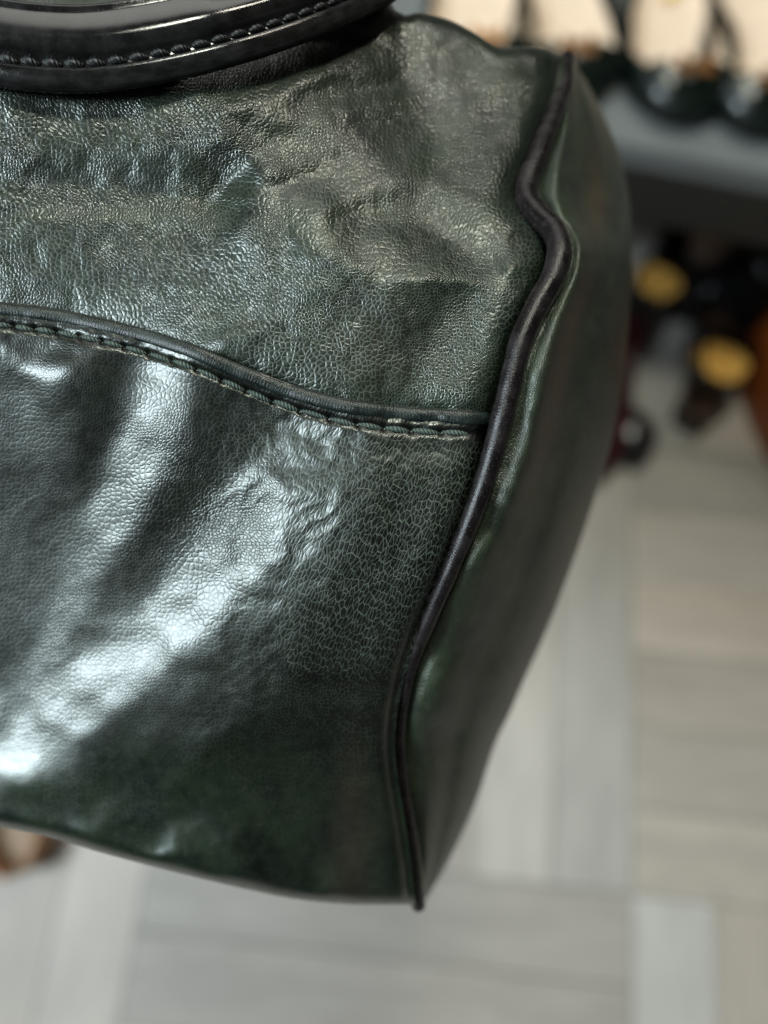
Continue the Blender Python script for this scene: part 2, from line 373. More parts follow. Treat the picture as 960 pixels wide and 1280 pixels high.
# ---- creases. The hide's relief is relaxed until its facets tilt towards the window / ceiling lamps where highlights are wanted, so the sheen is put into the shape.
# each stroke: (polyline, wanted sheen brightness 0..1, half width px)
SHEEN_LOW = [
    ([(-400, 500), (-100, 520), (0, 520), (45, 560), (40, 640)], .30, 42),
    ([(-100, 760), (20, 720), (50, 800)], .45, 50),
    ([(130, 430), (118, 500), (95, 590)], .06, 22),
    ([(282, 490), (268, 560), (222, 660), (160, 740)], .10, 27),
    ([(210, 460), (192, 530), (155, 610), (105, 700), (70, 790), (40, 880)], .70, 20),
    ([(412, 500), (372, 570), (345, 640)], .50, 24),
    ([(335, 655), (290, 705), (225, 770), (130, 840), (70, 890), (25, 925)], 1.0, 19),
    ([(520, 550), (480, 680), (425, 820), (395, 960)], .03, 44),
    ([(575, 540), (530, 700), (480, 800)], .04, 40),
    ([(425, 560), (405, 620), (375, 700), (305, 790), (210, 870), (120, 940)], .32, 24),
    ([(420, 740), (340, 840), (230, 920), (150, 975)], .17, 34),
    ([(440, 820), (448, 900), (440, 1040)], .12, 16),
    ([(-100, 1010), (80, 1012), (160, 1030), (260, 1060)], .30, 22),
    ([(300, 950), (320, 1060)], .10, 50),
]
SHEEN_UP = [
    ([(-300, 150), (0, 160), (120, 165), (220, 150)], .36, 26),
    ([(200, 135), (255, 142)], .60, 12),
    ([(-300, 208), (0, 208), (140, 212), (270, 206)], .06, 16),
    ([(-300, 240), (0, 243), (150, 250), (220, 262)], .62, 9),
    ([(-300, 300), (0, 290), (160, 300), (250, 330)], .17, 30),
    ([(-300, 350), (0, 345), (160, 365), (260, 395)], .27, 26),
    ([(300, 335), (350, 375)], .50, 22),
    ([(250, 400), (320, 420), (430, 470)], .20, 18),
    ([(335, 250), (385, 272)], .85, 10),
    ([(385, 300), (410, 335)], .62, 14),
    ([(330, 165), (420, 200), (470, 250)], .42, 20),
    ([(280, 205), (360, 226), (440, 262), (520, 312)], .0, 17),
    ([(540, 255), (585, 285), (612, 312)], .85, 11),
    ([(480, 330), (500, 370)], .34, 18),
    ([(640, 325), (570, 355), (500, 400)], .0, 20),
    ([(615, 380), (590, 412), (565, 460)], .62, 20),
    ([(440, 400), (400, 440)], .30, 22),
    ([(470, 440), (520, 480)], .14, 18),
    ([(420, 70), (465, 125), (500, 190)], .02, 30),
    ([(512, 50), (530, 90), (552, 140)], .34, 14),
    ([(580, 60), (600, 120), (590, 190)], .26, 22),
    ([(640, 90), (632, 150), (620, 200)], .10, 16),
]
def sheen_target(px, py):
    out = []
    for FL, b0 in ((SHEEN_UP, .06), (SHEEN_LOW, .10)):
        num = np.full(np.shape(px), b0 * 0.10); den = np.full(np.shape(px), 0.10)
        for pts, a_, s_ in FL:
            d, t = dist_poly(px, py, pts); wgt = (0.75 * np.exp(-(d / s_) ** 2 / 1.3) + (0.35 * np.exp(-(d / (2.6 * s_)) ** 2) if a_ >= .95 else 0)) * (1.6 if a_ > .5 else 1)
            num += a_ * wgt; den += wgt
        out.append(num / den)
    lo = sstep(-6, 10, py - fS(px))
    return out[0] * (1 - lo) + out[1] * lo
LIGHTS = ((-0.72, 0.02, 0.70), (0.02, 0.62, 0.78))
def relax_folds(GX0, GX1, GY0, GY1, st, reg, iters, H0=None):
    gx = np.arange(GX0, GX1 + 1, st, dtype=float); gy = np.arange(GY0, GY1 + 1, st, dtype=float)
    X, Y = np.meshgrid(gx, gy)
    T = sheen_target(X, Y)
    d0 = base_depth(X, Y)
    for edge, sgn, Rpx in ((fT(X), 1, 55), (fB(X), -1, 75)):
        q = np.clip(1 - sgn * (Y - edge) / Rpx, 0, 0.9); d0 = d0 + (Rpx * 0.165) * (1 - np.sqrt(1 - q ** 2.2))
    a = (X - CX) / FPX; b = -(Y - CY) / FPX; ha = st / FPX
    V = np.stack([-a, -b, np.ones_like(a)], 0); V = V / np.linalg.norm(V, axis=0)
    cool = np.maximum(sstep(-4, 4, Y - fS(X)), sstep(256, 282, Y + 8 * vnoise(X, Y, 60, 91)) * sstep(1.3, 0.85, ((X - 140) / 260) ** 2 + ((Y - 340) / 95) ** 2))
    hs = []
    for L_ in LIGHTS:
        l = np.array(L_) / np.linalg.norm(L_); h = V + l[:, None, None]; hs.append((h[0] / h[2], h[1] / h[2]))
    SX = cool * hs[0][0] + (1 - cool) * hs[1][0]; SY = cool * hs[0][1] + (1 - cool) * hs[1][1]
    SG = cool * 0.185 + (1 - cool) * 0.215
    RT_ = SG * np.sqrt(2 * (np.clip(T, .03, 1) ** -0.5 - 1))
    inside = sstep(-20, 10, Y - fT(X)) * sstep(20, -10, Y - fB(X)) * (X < fPx(Y) + 5)
    inside *= 1 + 3 * sstep(.35, .8, T)
    H = INIT[0] * vnoise(X, Y, 110, INIT[1]) if H0 is None else H0(X, Y)
    def shade(H):
        g = np.log(d0 - H); ga = np.zeros_like(g); gb = np.zeros_like(g)
        ga[:, 1:-1] = (g[:, 2:] - g[:, :-2]) / (2 * ha); gb[1:-1] = -(g[2:] - g[:-2]) / (2 * ha)
        den = 1 + a * ga + b * gb; return den, ga / den, gb / den
    for reg in (reg,):
        m = np.zeros_like(H); v = np.zeros_like(H)
        for it in range(iters):
            den, nx, ny = shade(H)
            # distance of each facet from the tilt that mirrors the lamp, against the distance the sheen asks for
            ex_ = nx - SX; ey_ = ny - SY; rr = np.hypot(ex_, ey_) + 1e-4
            e_ = rr - RT_; e_ = np.where((T < .13) & (e_ > 0), 0.15 * e_, e_) * inside * 3.0
            wx2 = nx - hs[0][0]; wy2 = ny - hs[0][1]; rw = np.hypot(wx2, wy2) + 1e-3; av = -np.clip(.36 - rw, 0, None) * (1 - cool) * inside * 6.0
            kx = 0.65 * (1 - cool) * inside * (nx - SX); ky = 0.25 * (1 - cool) * inside * (ny - SY + RT_)
            over = np.clip(np.hypot(nx, ny) - 0.45, 0, None) * 2 / (np.hypot(nx, ny) + 1e-6)
            qx = (e_ * ex_ / rr + av * wx2 / rw + kx + over * nx) / den / (2 * ha); qy = (e_ * ey_ / rr + av * wy2 / rw + ky + over * ny) / den / (2 * ha)
            G = np.zeros_like(H)
            G[:, 2:] += qx[:, 1:-1]; G[:, :-2] -= qx[:, 1:-1]
            G[2:] -= qy[1:-1]; G[:-2] += qy[1:-1]
            G *= -1 / (d0 - H)
            def lap_(Z):
                Zp = np.pad(Z, 1, mode='edge'); return Zp[1:-1, 2:] + Zp[1:-1, :-2] + Zp[2:, 1:-1] + Zp[:-2, 1:-1] - 4 * Z
            G = G + reg * lap_(lap_(H)) + 3e-4 * H
            m = 0.9 * m + 0.1 * G; v = 0.99 * v + 0.01 * G * G
            H = H - 0.05 * (1 - 0.8 * it / iters) * m / (1 - 0.9 ** (it + 1)) / (np.sqrt(v / (1 - 0.99 ** (it + 1))) + 1e-4)
        I = 1 / (1 + (rr / SG) ** 2 / 2) ** 2; DBG = (T * (inside > 0), I * (inside > 0), (H + 12) / 24)
    globals()['DBG'] = DBG
    return gx, gy, H
def relief(px, py):
    u = np.clip((np.asarray(px, float) - RGX[0]) / (RGX[1] - RGX[0]), 1, len(RGX) - 3.001); v = np.clip((np.asarray(py, float) - RGY[0]) / (RGY[1] - RGY[0]), 1, len(RGY) - 3.001)
    i = np.floor(u).astype(int); j = np.floor(v).astype(int); a = u - i; b = v - j
    def w4(t): return ((1 - t) ** 3 / 6, (3 * t ** 3 - 6 * t ** 2 + 4) / 6, (-3 * t ** 3 + 3 * t ** 2 + 3 * t + 1) / 6, t ** 3 / 6)
    wa, wb = w4(a), w4(b); out = 0
    for q in range(4):
        for p in range(4): out = out + wb[q] * wa[p] * RH[j + q - 1, i + p - 1]
    return out
INIT = (0.15, 5)
for GS_, reg_, it_ in ((24, 0.02, 400), (12, 0.06, 300), (6, 0.08, 260)):
    RGX, RGY, RH = relax_folds(-168, 768, -168, 1200, GS_, reg_, it_, None if GS_ == 24 else relief)
_X, _Y = np.meshgrid(RGX, RGY)
_m = np.maximum(sstep(-10, 30, _Y - fS(_X)), 0.6 * sstep(60, 20, np.hypot(_X - 350, (_Y - 225) * 1.2)))
for _k in range(4):
    _p = np.pad(RH, 1, mode='edge')
    _b = (4 * RH + 2 * (_p[1:-1, 2:] + _p[1:-1, :-2] + _p[2:, 1:-1] + _p[:-2, 1:-1]) + _p[2:, 2:] + _p[2:, :-2] + _p[:-2, 2:] + _p[:-2, :-2]) / 16
    RH = RH + (_b - RH) * (0.25 + 0.75 * _m)
def folds(px, py):
    wx = px + 5 * vnoise(px, py, 30, 2); wy = py + 5 * vnoise(px, py, 30, 4)
    h = relief(px + 3 * vnoise(px, py, 40, 1), py + 3 * vnoise(px, py, 40, 3)) * sstep(-165, -70, px)
    sm = 1 - 0.80 * sstep(400, 460, py) * sstep(330, 220, px)
    h = h + 0.10 * sm * vnoise(wx, wy, 24, 6)
    far = 1 - sstep(-200, -60, px); h = h + far * (1.5 * vnoise(px, py, 120, 7) + 0.6 * vnoise(px, py, 50, 8))
    a = 0.90; u = wx * math.cos(a) + wy * math.sin(a); v = -wx * math.sin(a) + wy * math.cos(a)
    h = h + 0.07 * sm * (1 - 2 * np.abs(vnoise(u, v * 0.4, 16, 8))) * (0.4 + 0.6 * sstep(-0.2, 0.4, vnoise(px, py, 120, 9)))
    return h + 0.04 * sm * vnoise(wx, wy, 9, 10)
LEFT = -1150
def front_depth(px, py):
    """distance (mm) of the leather's outer face"""
    d = base_depth(px, py) - folds(px, py)
    # roll over at top and bottom
    for edge, sgn, Rpx in ((fT(px), 1, 55), (fB(px), -1, 75)):
        q = np.clip(1 - sgn * (py - edge) / Rpx, 0, 0.9995)
        d = d + (Rpx * 0.165) * (1 - np.sqrt(1 - q ** 2.2))
    # sink into the seam beside the piping
    e = fPx(py) - px
    d = d + 3.6 * np.exp(-np.clip(e - 12, 0, None) / 9) - 0.3 * np.exp(-((e - 45) / 22) ** 2)
    e2 = px - LEFT
    q = np.clip(1 - e2 / 220, 0, 0.9995); d = d + 40 * (1 - np.sqrt(1 - q ** 2))
    return d
def edge_lift(t):
    """folded top edge of the lower panel, t = px below the seam line"""
    rise = 1.25 * np.sqrt(np.clip(1 - ((t - 9) / 10.5) ** 2, 0, 1)) * (t < 9) + 1.25 * (t >= 9) * (1 - 0.15 * sstep(9, 20, t))
    dip = 1.0 * np.exp(-((t - 29.5) / 5.0) ** 2)
    return np.where(t < 9, rise, 1.25 - 0.2 * sstep(9, 19, t) - 0.55 * dip - 0.55 * sstep(24, 60, t))
stitches = []
x = -330.0
while x < 600:
    pitch = np.interp(x, [0, 250, 400, 600], [27, 31, 35, 37]) * (1 + 0.12 * (random.random() - 0.5))
    if x + pitch < 611: stitches.append((x + 2.2, x + pitch - 2.2, (random.random() - 0.5) * 2.6))
    x += pitch
def build_front(upper):
    xs_l = np.linspace(LEFT, -50, 80, endpoint=False)
    nfine = 390
    f = np.linspace(0, 1, nfine)
    rows = 190 if upper else 420
    t = np.linspace(0, 1, rows)
    t = t if not upper else t
    # denser rows near the rolled contour
    if upper: v = 1 - (1 - t) ** 1.0; v = v ** 1.25
    else: v = 1 - (1 - t) ** 1.25
    X = np.zeros((rows, 80 + nfine)); Y = np.zeros_like(X)
    Y[:] = np.linspace(-100, 1000, rows)[:, None]
    for it in range(30):
        xr = fPx(Y[:, -1]) - (4 if not upper else 2)
        X[:, :80] = xs_l[None]
        X[:, 80:] = -50 + f[None] * (xr[:, None] + 50)
        a = fT(X) if upper else fS(X)
        bb = fS(X) + 14 if upper else fB(X)
        Y = 0.5 * Y + 0.5 * (a + (bb - a) * v[:, None])
    Y = a + (bb - a) * v[:, None]
    D = front_depth(X, Y)
    if not upper:
        lift = edge_lift(np.clip(Y - fS(X), 0, None))
        off = Y - fS(X)
        for x0, x1, _ in stitches:                         # needle holes and the pull of the thread
            if x0 < -60: continue
            mm = (np.abs(X - x0) < 12) & (off > 10) & (off < 48)
            D[mm] += 0.50 * np.exp(-((X[mm] - x0 + 2.2) / 3.2) ** 2 - ((off[mm] - 30) / 4.5) ** 2)
        # hand-made waviness of the edge
        D = D - lift + 0.10 * vnoise(X, Y, 14, 21) * (Y - fS(X) < 26)
    else:
        # pressed down under the upper edge of the lower panel
        D = D + 0.5 * np.exp(-np.clip(fS(X) - Y, 0, None) / 10)
    P = cam_pts(X, Y, D / 1000)
    uv = np.stack([X * 0.1405, -Y * 0.1405], -1)
    if upper:
        stretch = 0.35 * sstep(0.0, 0.5, vnoise(X, Y, 110, 31)) + 0.6 * np.exp(-((X - 560) / 90) ** 2 - ((Y - 290) / 60) ** 2)
        crack = 0.45 * sstep(250, 420, Y) * sstep(60, 350, X) + 0.25 + 0.35 * sstep(240, 280, Y)
        crack *= 1 - 0.45 * sstep(250, 100, Y)
        grainy = 0.85 + 0.35 * vnoise(X, Y, 100, 33)
        tone = 0.95 + 0 * X
        brown = 0.35 * np.exp(-((X - 470) / 70) ** 2 - ((Y - 430) / 60) ** 2)
    else:
        stretch = sstep(300, 420, X + 0.1 * (Y - 500)) * sstep(950, 750, Y)
        crack = (0.95 * sstep(230, 400, X) * sstep(1000, 680, Y) + 0.18) * sstep(34, 50, Y - fS(X))
        grainy = 0.30 + 0.10 * sstep(300, 450, X) + 0.45 * np.exp(-((X - 240) / 90) ** 2 - ((Y - 640) / 90) ** 2) - 0.25 * sstep(850, 1000, Y)
        tone = 0.36 - 0.27 * sstep(300, 420, X) + 0.85 * sstep(880, 1010, Y)  # darkness at right and light on the bottom roll painted into the colour
        brown = 0.45 * np.exp(-((X - 442 - 8 * vnoise(X, Y, 60, 71)) / 26) ** 2) * sstep(760, 860, Y) + 0.35 * np.exp(-((X - 480) / 50) ** 2 - ((Y - 780) / 80) ** 2)  # upright brown streak: a reflection painted into the hide colour
    at = dict(stretch=np.clip(stretch, 0, 1), crack=np.clip(crack, 0, 1.2), grainy=np.clip(grainy, 0.05, 1.3), tone=tone, brown=np.clip(brown, 0, 1))
    return X, Y, D, P, grid_mesh('upper_panel' if upper else 'lower_panel', P, uv, at)
Xu, Yu, Du, Pu, me_u = build_front(True); link('upper_panel', me_u, M_leather, bag)
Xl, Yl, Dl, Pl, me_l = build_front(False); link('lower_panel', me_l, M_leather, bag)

# rolled edge strip along the top of the lower panel
ex = np.linspace(-1140, 611, 700)
ed = front_depth(ex, fS(ex) + 9) - 1.0 + 0.10 * vnoise(ex, ex * 0, 26, 61)
ec = cam_pts(ex, fS(ex) + 9.5 + 0.8 * vnoise(ex, ex * 0, 40, 62), ed / 1000)
link('rolled_edge', sweep('rolled_edge', ec, np.interp(ex, [-1140, 0, 300, 611], [1.0, 1.05, 1.25, 1.25]) / 1000, 16, prof=[(math.cos(a_), 0.48 * math.sin(a_)) for a_ in np.linspace(0, 2 * np.pi, 16, endpoint=False)]), M_edge, bag)

# piping down the corner
np_ = 260
pp = spline(PIPE, np_)
prad = np.interp(pp[:, 1], [60, 110, 240, 320, 450, 600, 800, 950, 1130], [11, 15.5, 19.5, 20, 19, 17, 12, 11.5, 11.5])     # px
pd = pp[:, 2] + 0.1
pr = 0.79 * prad * pd / FPX / 1000 * (1 + 0.05 * vnoise(pp[:, 1], pp[:, 1] * 0, 22, 44))
pc = cam_pts(pp[:, 0], pp[:, 1], pd / 1000)
link('piping', sweep('piping', pc, pr, 20), M_piping, bag)

# side gusset
SIL = [(712, 70), (724, 88), (745, 125), (766, 170), (780, 215), (788, 262), (790, 310), (789, 360), (785, 420), (780, 470), (772, 520), (760, 570), (744, 620), (724, 680), (702, 740), (680, 795), (655, 850), (638, 890), (624, 918), (612, 950), (596, 1000), (574, 1050), (552, 1092), (528, 1132)]
ns, nw = 360, 130
sp = spline(PIPE, ns); ss = spline(SIL, ns)
wv = np.linspace(0, 1, nw)
th = wv * R(118)
side = np.sin(th); back = 1 - np.cos(th)
X = sp[:, 0:1] + 5 + (ss[:, 0:1] - sp[:, 0:1] - 5) * side[None]
Y = sp[:, 1:2] + (ss[:, 1:2] - sp[:, 1:2]) * side[None]
thick = np.interp(np.linspace(0, 1, ns), [0, 0.12, 0.5, 0.9, 1], [45, 66, 92, 62, 40])
D0 = sp[:, 2:3] + 1.0 + thick[:, None] * back[None] * 0.75
gx = X; gy = Y
W = np.broadcast_to(wv[None], X.shape)
H = 1.6 * vnoise(gx, gy, 85, 51) + 0.7 * vnoise(gx, gy, 38, 52) + 0.2 * vnoise(gx, gy, 14, 53)
fold = (0.7 + 1.9 * sstep(760, 560, gy)) * np.exp(-((W - 0.13) / 0.06) ** 2) - 2.0 * np.exp(-((W - 0.30) / 0.08) ** 2) + 1.5 * np.exp(-((W - 0.52) / 0.10) ** 2)
H = (H + fold) * np.clip(W * 14, 0, 1)
H += 3.0 * np.exp(-((gx - 705) / 22) ** 2 - ((gy - 240) / 34) ** 2)
D = D0 - H + 1.2 * np.exp(-W / 0.02)
Pg = cam_pts(X, Y, D / 1000)
arc = np.cumsum(np.r_[np.zeros((1, nw)), np.linalg.norm(np.diff(Pg, axis=0), axis=2)], axis=0) * 1000
arcw = np.cumsum(np.concatenate([np.zeros((ns, 1)), np.linalg.norm(np.diff(Pg, axis=1), axis=2)], axis=1), axis=1) * 1000
near = np.exp(-W / 0.16)
at = dict(stretch=0.3 + 0 * W, crack=0.18 + 0.6 * near * sstep(260, 360, gy) * sstep(760, 600, gy), grainy=0.35 + 0.6 * near, tone=1 + 0 * W,
          brown=np.clip(0.10 + 0.65 * np.exp(-((W - 0.20) / 0.05) ** 2) * sstep(300, 400, gy) * sstep(700, 520, gy) + 0.5 * sstep(0.55, 0.8, W) + 0.55 * np.exp(-((gx - 745) / 16) ** 2 - ((gy - 250) / 60) ** 2), 0, 1))  # brown ridge streak paints a reflection of brownish surroundings into the colour
link('side_gusset', grid_mesh('side_gusset', Pg, np.stack([arcw, arc], -1), at, flip=False), M_gusset, bag)

# back of the bag: from the gusset's far edge, the top and bottom contours and the left end to a flat back panel
loop = list(Pg[:, -1])[::6]
br = list(Pl[-1][::-1])[::6]
lf = list(Pl[:, 0][::-1])[::6] + list(Pu[:, 0][::-1])[::6]
tp = list(Pu[0])[::6]
ring = np.array(loop + br + lf + tp)
fwd = np.array(FW); cen = ring.mean(0)
depth_of = (ring - np.array(CAM)) @ fwd
rows = [ring]
BD = 0.262
for k, (q, sh) in enumerate([(0.35, 0.0), (0.7, 0.0), (0.92, 0.03), (1.0, 0.10), (1.0, 0.5), (1.0, 0.97)]):
    nd = depth_of + (np.maximum(BD, depth_of + 0.02) - depth_of) * q
    r = ring + fwd[None] * (nd - depth_of)[:, None]
    c2 = cen + fwd * (BD - (cen - np.array(CAM)) @ fwd)
    flat = r - ((r - c2) @ fwd)[:, None] * fwd[None] * 0
    r = r + (c2 - r) * sh - fwd[None] * (((c2 - r) @ fwd)[:, None]) * sh
    rows.append(r)
P = np.array(rows); P = np.concatenate([P, P[:, :1]], axis=1)
uvb = np.stack([np.broadcast_to(np.arange(P.shape[1])[None] * 1.2, P.shape[:2]), np.broadcast_to(np.arange(P.shape[0])[:, None] * 20.0, P.shape[:2])], -1)
z = np.zeros(P.shape[:2])
link('back_panel', grid_mesh('back_panel', P, uvb, dict(stretch=z, crack=z + 0.2, grainy=z + 0.4, tone=z + 1, brown=z + 0.2)), M_gusset, bag)

# stitches along the seam of the lower panel
def stitch_mesh(name, p0, p1, nrm, r, parent, m, sag=0.25):
    p0 = Vector(p0); p1 = Vector(p1); nrm = Vector(nrm).normalized()
    n = 9; path = []
    for i in range(n):
        t = i / (n - 1); path.append(p0.lerp(p1, t) + nrm * (r * (1.1 * math.sin(math.pi * t) - 0.75)))
    rad = [r * (0.45 + 0.62 * math.sin(math.pi * (0.08 + 0.84 * i / (n - 1)))) for i in range(n)]
    me = sweep(name, np.array(path), np.array(rad), 8)
    return link(name, me, m, parent)
def seam_point(x, off):
    y = fS(x) + off
    d = front_depth(np.array([x]), np.array([y]))[0] - edge_lift(np.array([off]))[0]
    return cam_pts(x, y, d / 1000)
for x0, x1, jit in stitches:
    p0 = seam_point(x0, 28.5 + jit * 0.4); p1 = seam_point(x1, 30.8 + jit)
    stitch_mesh('stitch', p0, p1, -FW, 0.00050 * (0.82 + 0.3 * random.random()), bag, M_thread)

# ------------------------------------------------------------------ handle lying over the front
handle = empty('handle'); handle.parent = bag
HP = [(-800, -400, 190), (-785, -345, 168), (-735, -285, 150), (-630, -200, 138), (-480, -110, 131), (-250, 10, 126), (-100, 55, 125.5), (0, 73, 126), (60, 79, 126.5), (110, 79.5, 127), (160, 74, 127.5), (220, 63, 128.5), (280, 48.5, 130), (340, 31, 133.5), (400, 10, 138), (440, -6, 142.5), (478, -26, 147), (505, -60, 151), (500, -105, 159), (455, -138, 170), (390, -150, 184)]
hp = spline(HP, 420)
hc = cam_pts(hp[:, 0], hp[:, 1], hp[:, 2] / 1000)
T = np.gradient(hc, axis=0); T /= np.linalg.norm(T, axis=1)[:, None]
nv = -np.array(FW)
Bn = np.cross(nv, T); Bn /= np.linalg.norm(Bn, axis=1)[:, None]      # towards the inner (upper) side
Nn = np.cross(T, Bn)
# profile in mm: (across, outwards) from the stitch row; the rolled body lies on the inner side, the flange on the outer
prof_body = [(-0.6, -0.15), (0.0, -0.22), (0.55, -0.05), (0.95, 0.6), (1.5, 1.3), (2.3, 1.85), (3.3, 2.05), (4.6, 1.85), (6.0, 1.45), (7.4, 0.95), (8.5, 0.5), (8.9, 0.5), (9.4, 0.75), (9.8, 0.55), (9.9, 0.0), (9.5, -0.9), (8.6, -1.4), (6.5, -1.8), (4, -1.9), (1, -1.7), (-0.6, -1.5)]
prof_fl = [(-0.55, -0.1), (-0.9, 0.35), (-1.4, 0.55), (-2.2, 0.42), (-2.9, 0.2), (-3.5, -0.15), (-4.0, -0.65), (-4.2, -1.2), (-4.0, -1.9), (-3.2, -2.3), (-1.6, -2.3), (-0.55, -1.6)]
def prof_sweep(name, prof, m, flip=False):
    pr = np.array(prof + prof[:1], float)
    # refine the closed profile with a spline
    pr = spline(pr, 46)
    P = hc[:, None] + (Bn[:, None] * pr[None, :, 0:1] + Nn[:, None] * pr[None, :, 1:2]) / 1000
    s = np.r_[0, np.cumsum(np.linalg.norm(np.diff(hc, axis=0), axis=1))] * 1000
    uv = np.stack([np.broadcast_to(s[:, None], P.shape[:2]), np.broadcast_to(np.linspace(0, 26, pr.shape[0])[None], P.shape[:2])], -1)
    return link(name, grid_mesh(name, P, uv, flip=flip), m, handle)
prof_sweep('strap', prof_body, M_handle)
prof_sweep('edging', prof_fl, M_handle)
s = np.r_[0, np.cumsum(np.linalg.norm(np.diff(hc, axis=0), axis=1))]
s0 = s[np.argmax(hp[:, 0] > -260)]; s1 = s[np.argmax(hp[:, 0] > 495)]
pos = s0
k = 0
def at_s(arr, q): return np.array([np.interp(q, s, arr[:, i]) for i in range(3)])
while pos < s1:
    pit = 0.00365
    a, bq = pos + 0.0003, pos + pit - 0.0003
    c0, c1 = at_s(hc, a), at_s(hc, bq); B0 = at_s(Bn, a); N0 = at_s(Nn, a)
    stitch_mesh('stitch', c0 + B0 * 0.00035 + N0 * 0.0001, c1 - B0 * 0.00035 + N0 * 0.0001, N0, 0.00058, handle, M_thread_black)
    pos += pit

# ------------------------------------------------------------------ shoes, shelf
def outline(s, wmax, pointed=0.0):
    """half width of a shoe sole at s (0 heel .. 1 toe)"""
    heel = 0.66; ball = 1.0
    w_ = np.interp(s, [0, 0.03, 0.10, 0.2, 0.35, 0.5, 0.62, 0.75, 0.86, 0.94, 0.985, 1.0],
                   [0.0, 0.38, 0.62, 0.68, 0.66, 0.78, 0.95, 1.0, 0.88, 0.62, 0.33, 0.0])
    return w_ * wmax
def shoe(name, label, heel_at, toe_at, z, length, width, m_up, m_in, m_sole, heel_h=0.012, group=None, open_to=0.66, ornament=None, cat='shoe', pad=None, wall=0.032):
    dx, dy = toe_at[0] - heel_at[0], toe_at[1] - heel_at[1]
    root = empty(name, (heel_at[0], heel_at[1], z), math.atan2(dy, dx) - math.pi / 2)
    tag(root, label, cat, group)
    S = (1 - np.cos(np.linspace(0, np.pi, 46))) / 2
    lift = lambda s: heel_h * (1 - sstep(0.15, 0.68, s)) + 0.006 + 0.004 * sstep(0.85, 1, s)
    hw = np.maximum(outline(S, width / 2), 0.0008)
    shift = 0.004 * np.sin(S * np.pi * 1.3)
    # sole: top and bottom sheets joined
    V = []; F = []
    for i, s_ in enumerate(S):
        zz = lift(s_)
        for sx, dz in ((-1, 0), (1, 0), (1, -0.006), (-1, -0.006)):
            V.append((shift[i] + sx * hw[i] * 1.03, s_ * length, zz + dz))
    n = len(S)
    for i in range(n - 1):
        for j in range(4):
            F.append((i * 4 + j, i * 4 + (j + 1) % 4, i * 4 + 4 + (j + 1) % 4, i * 4 + 4 + j))
    F.append((3, 2, 1, 0)); F.append(tuple(4 * (n - 1) + j for j in range(4)))
    link('sole', mesh('sole', V, F, False), m_sole, root)
    # insole: domed slightly, inside the upper
    V = []; F = []
    for i, s_ in enumerate(S):
        for k_ in range(7):
            u_ = -1 + 2 * k_ / 6
            V.append((shift[i] + u_ * hw[i] * 0.90, 0.003 + s_ * (length - 0.006), lift(s_) + 0.0035 + 0.004 * u_ * u_))
    for i in range(n - 1):
        for k_ in range(6): F.append((i * 7 + k_, i * 7 + k_ + 1, i * 7 + 8 + k_, i * 7 + 7 + k_))
    link('insole', mesh('insole', V, F), m_in, root)
    if pad:
        V = [(0.0, 0.034, lift(0.12) + 0.0062)]; F = []
        for j in range(28):
            a_ = j / 28 * 2 * math.pi
            V.append((math.cos(a_) * width * 0.36, 0.038 + math.sin(a_) * 0.032, lift((0.038 + math.sin(a_) * 0.032) / length) + 0.0088))
        for j in range(28): F.append((0, 1 + j, 1 + (j + 1) % 28))
        link('heel_pad', mesh('heel_pad', V, F), pad, root)
    # upper with an opening
    A = np.linspace(0, np.pi, 33)
    hgt = np.interp(S, [0, 0.05, 0.3, 0.5, 0.66, 0.8, 0.92, 1.0], [wall * (1.5 if not pad else 0.7), wall * (1.55 if not pad else 0.75), wall * 0.95, wall * 1.15, wall * 1.5, wall * 1.15, wall * 0.75, 0.008])
    P = np.zeros((n, 33, 3)); 
    P[:, :, 0] = shift[:, None] - np.cos(A)[None] * hw[:, None] * (1 + 0.10 * np.sin(A)[None])
    P[:, :, 1] = (S * length)[:, None]
    P[:, :, 2] = lift(S)[:, None] + (np.sin(A)[None] ** 0.75) * hgt[:, None]
    ac = (A[:-1] + A[1:]) / 2; scn = (S[:-1] + S[1:]) / 2
    lim = np.sin(ac)[None] > np.interp(scn, [0, 0.02, 0.06, 0.4, open_to - 0.10, open_to - 0.03, open_to, 1], [1.1, 0.85, 0.52, 0.48, 0.50, 0.65, 1.1, 1.1])[:, None]
    up = link('upper', grid_mesh('upper', P, mask=~lim), m_up, root)
    sol = up.modifiers.new('thickness', 'SOLIDIFY'); sol.thickness = 0.0022; sol.offset = -1
    if heel_h > 0.02:
        V = []; F = []
        for k_, (r_, zf) in enumerate([(0.42, 0.0), (0.40, 0.12), (0.5, 0.5), (0.78, 0.85), (0.98, 1.0)]):
            for j in range(16):
                a_ = j / 16 * 2 * math.pi
                V.append((math.cos(a_) * width * 0.30 * r_, 0.026 + math.sin(a_) * 0.024 * r_ - (1 - zf) * 0.004, zf * (heel_h - 0.001)))
        for k_ in range(4):
            for j in range(16): F.append((k_ * 16 + j, k_ * 16 + (j + 1) % 16, k_ * 16 + 16 + (j + 1) % 16, k_ * 16 + 16 + j))
        F.append(tuple(range(16))[::-1]); F.append(tuple(64 + j for j in range(16)))
        link('heel', mesh('heel', V, F), m_sole, root)
    else:
        bm = bmesh.new(); bmesh.ops.create_cube(bm, size=1)
        bmesh.ops.scale(bm, vec=(width * 0.6, length * 0.22, heel_h + 0.001), verts=bm.verts)
        bmesh.ops.translate(bm, vec=(0, length * 0.125, (heel_h + 0.001) / 2), verts=bm.verts)
        bmesh.ops.bevel(bm, geom=[e for e in bm.edges if abs(e.verts[0].co.z - e.verts[1].co.z) > 0.004], offset=width * 0.2, segments=4)
        me = bpy.data.meshes.new('heel'); bm.to_mesh(me); bm.free(); link('heel', me, m_sole, root)
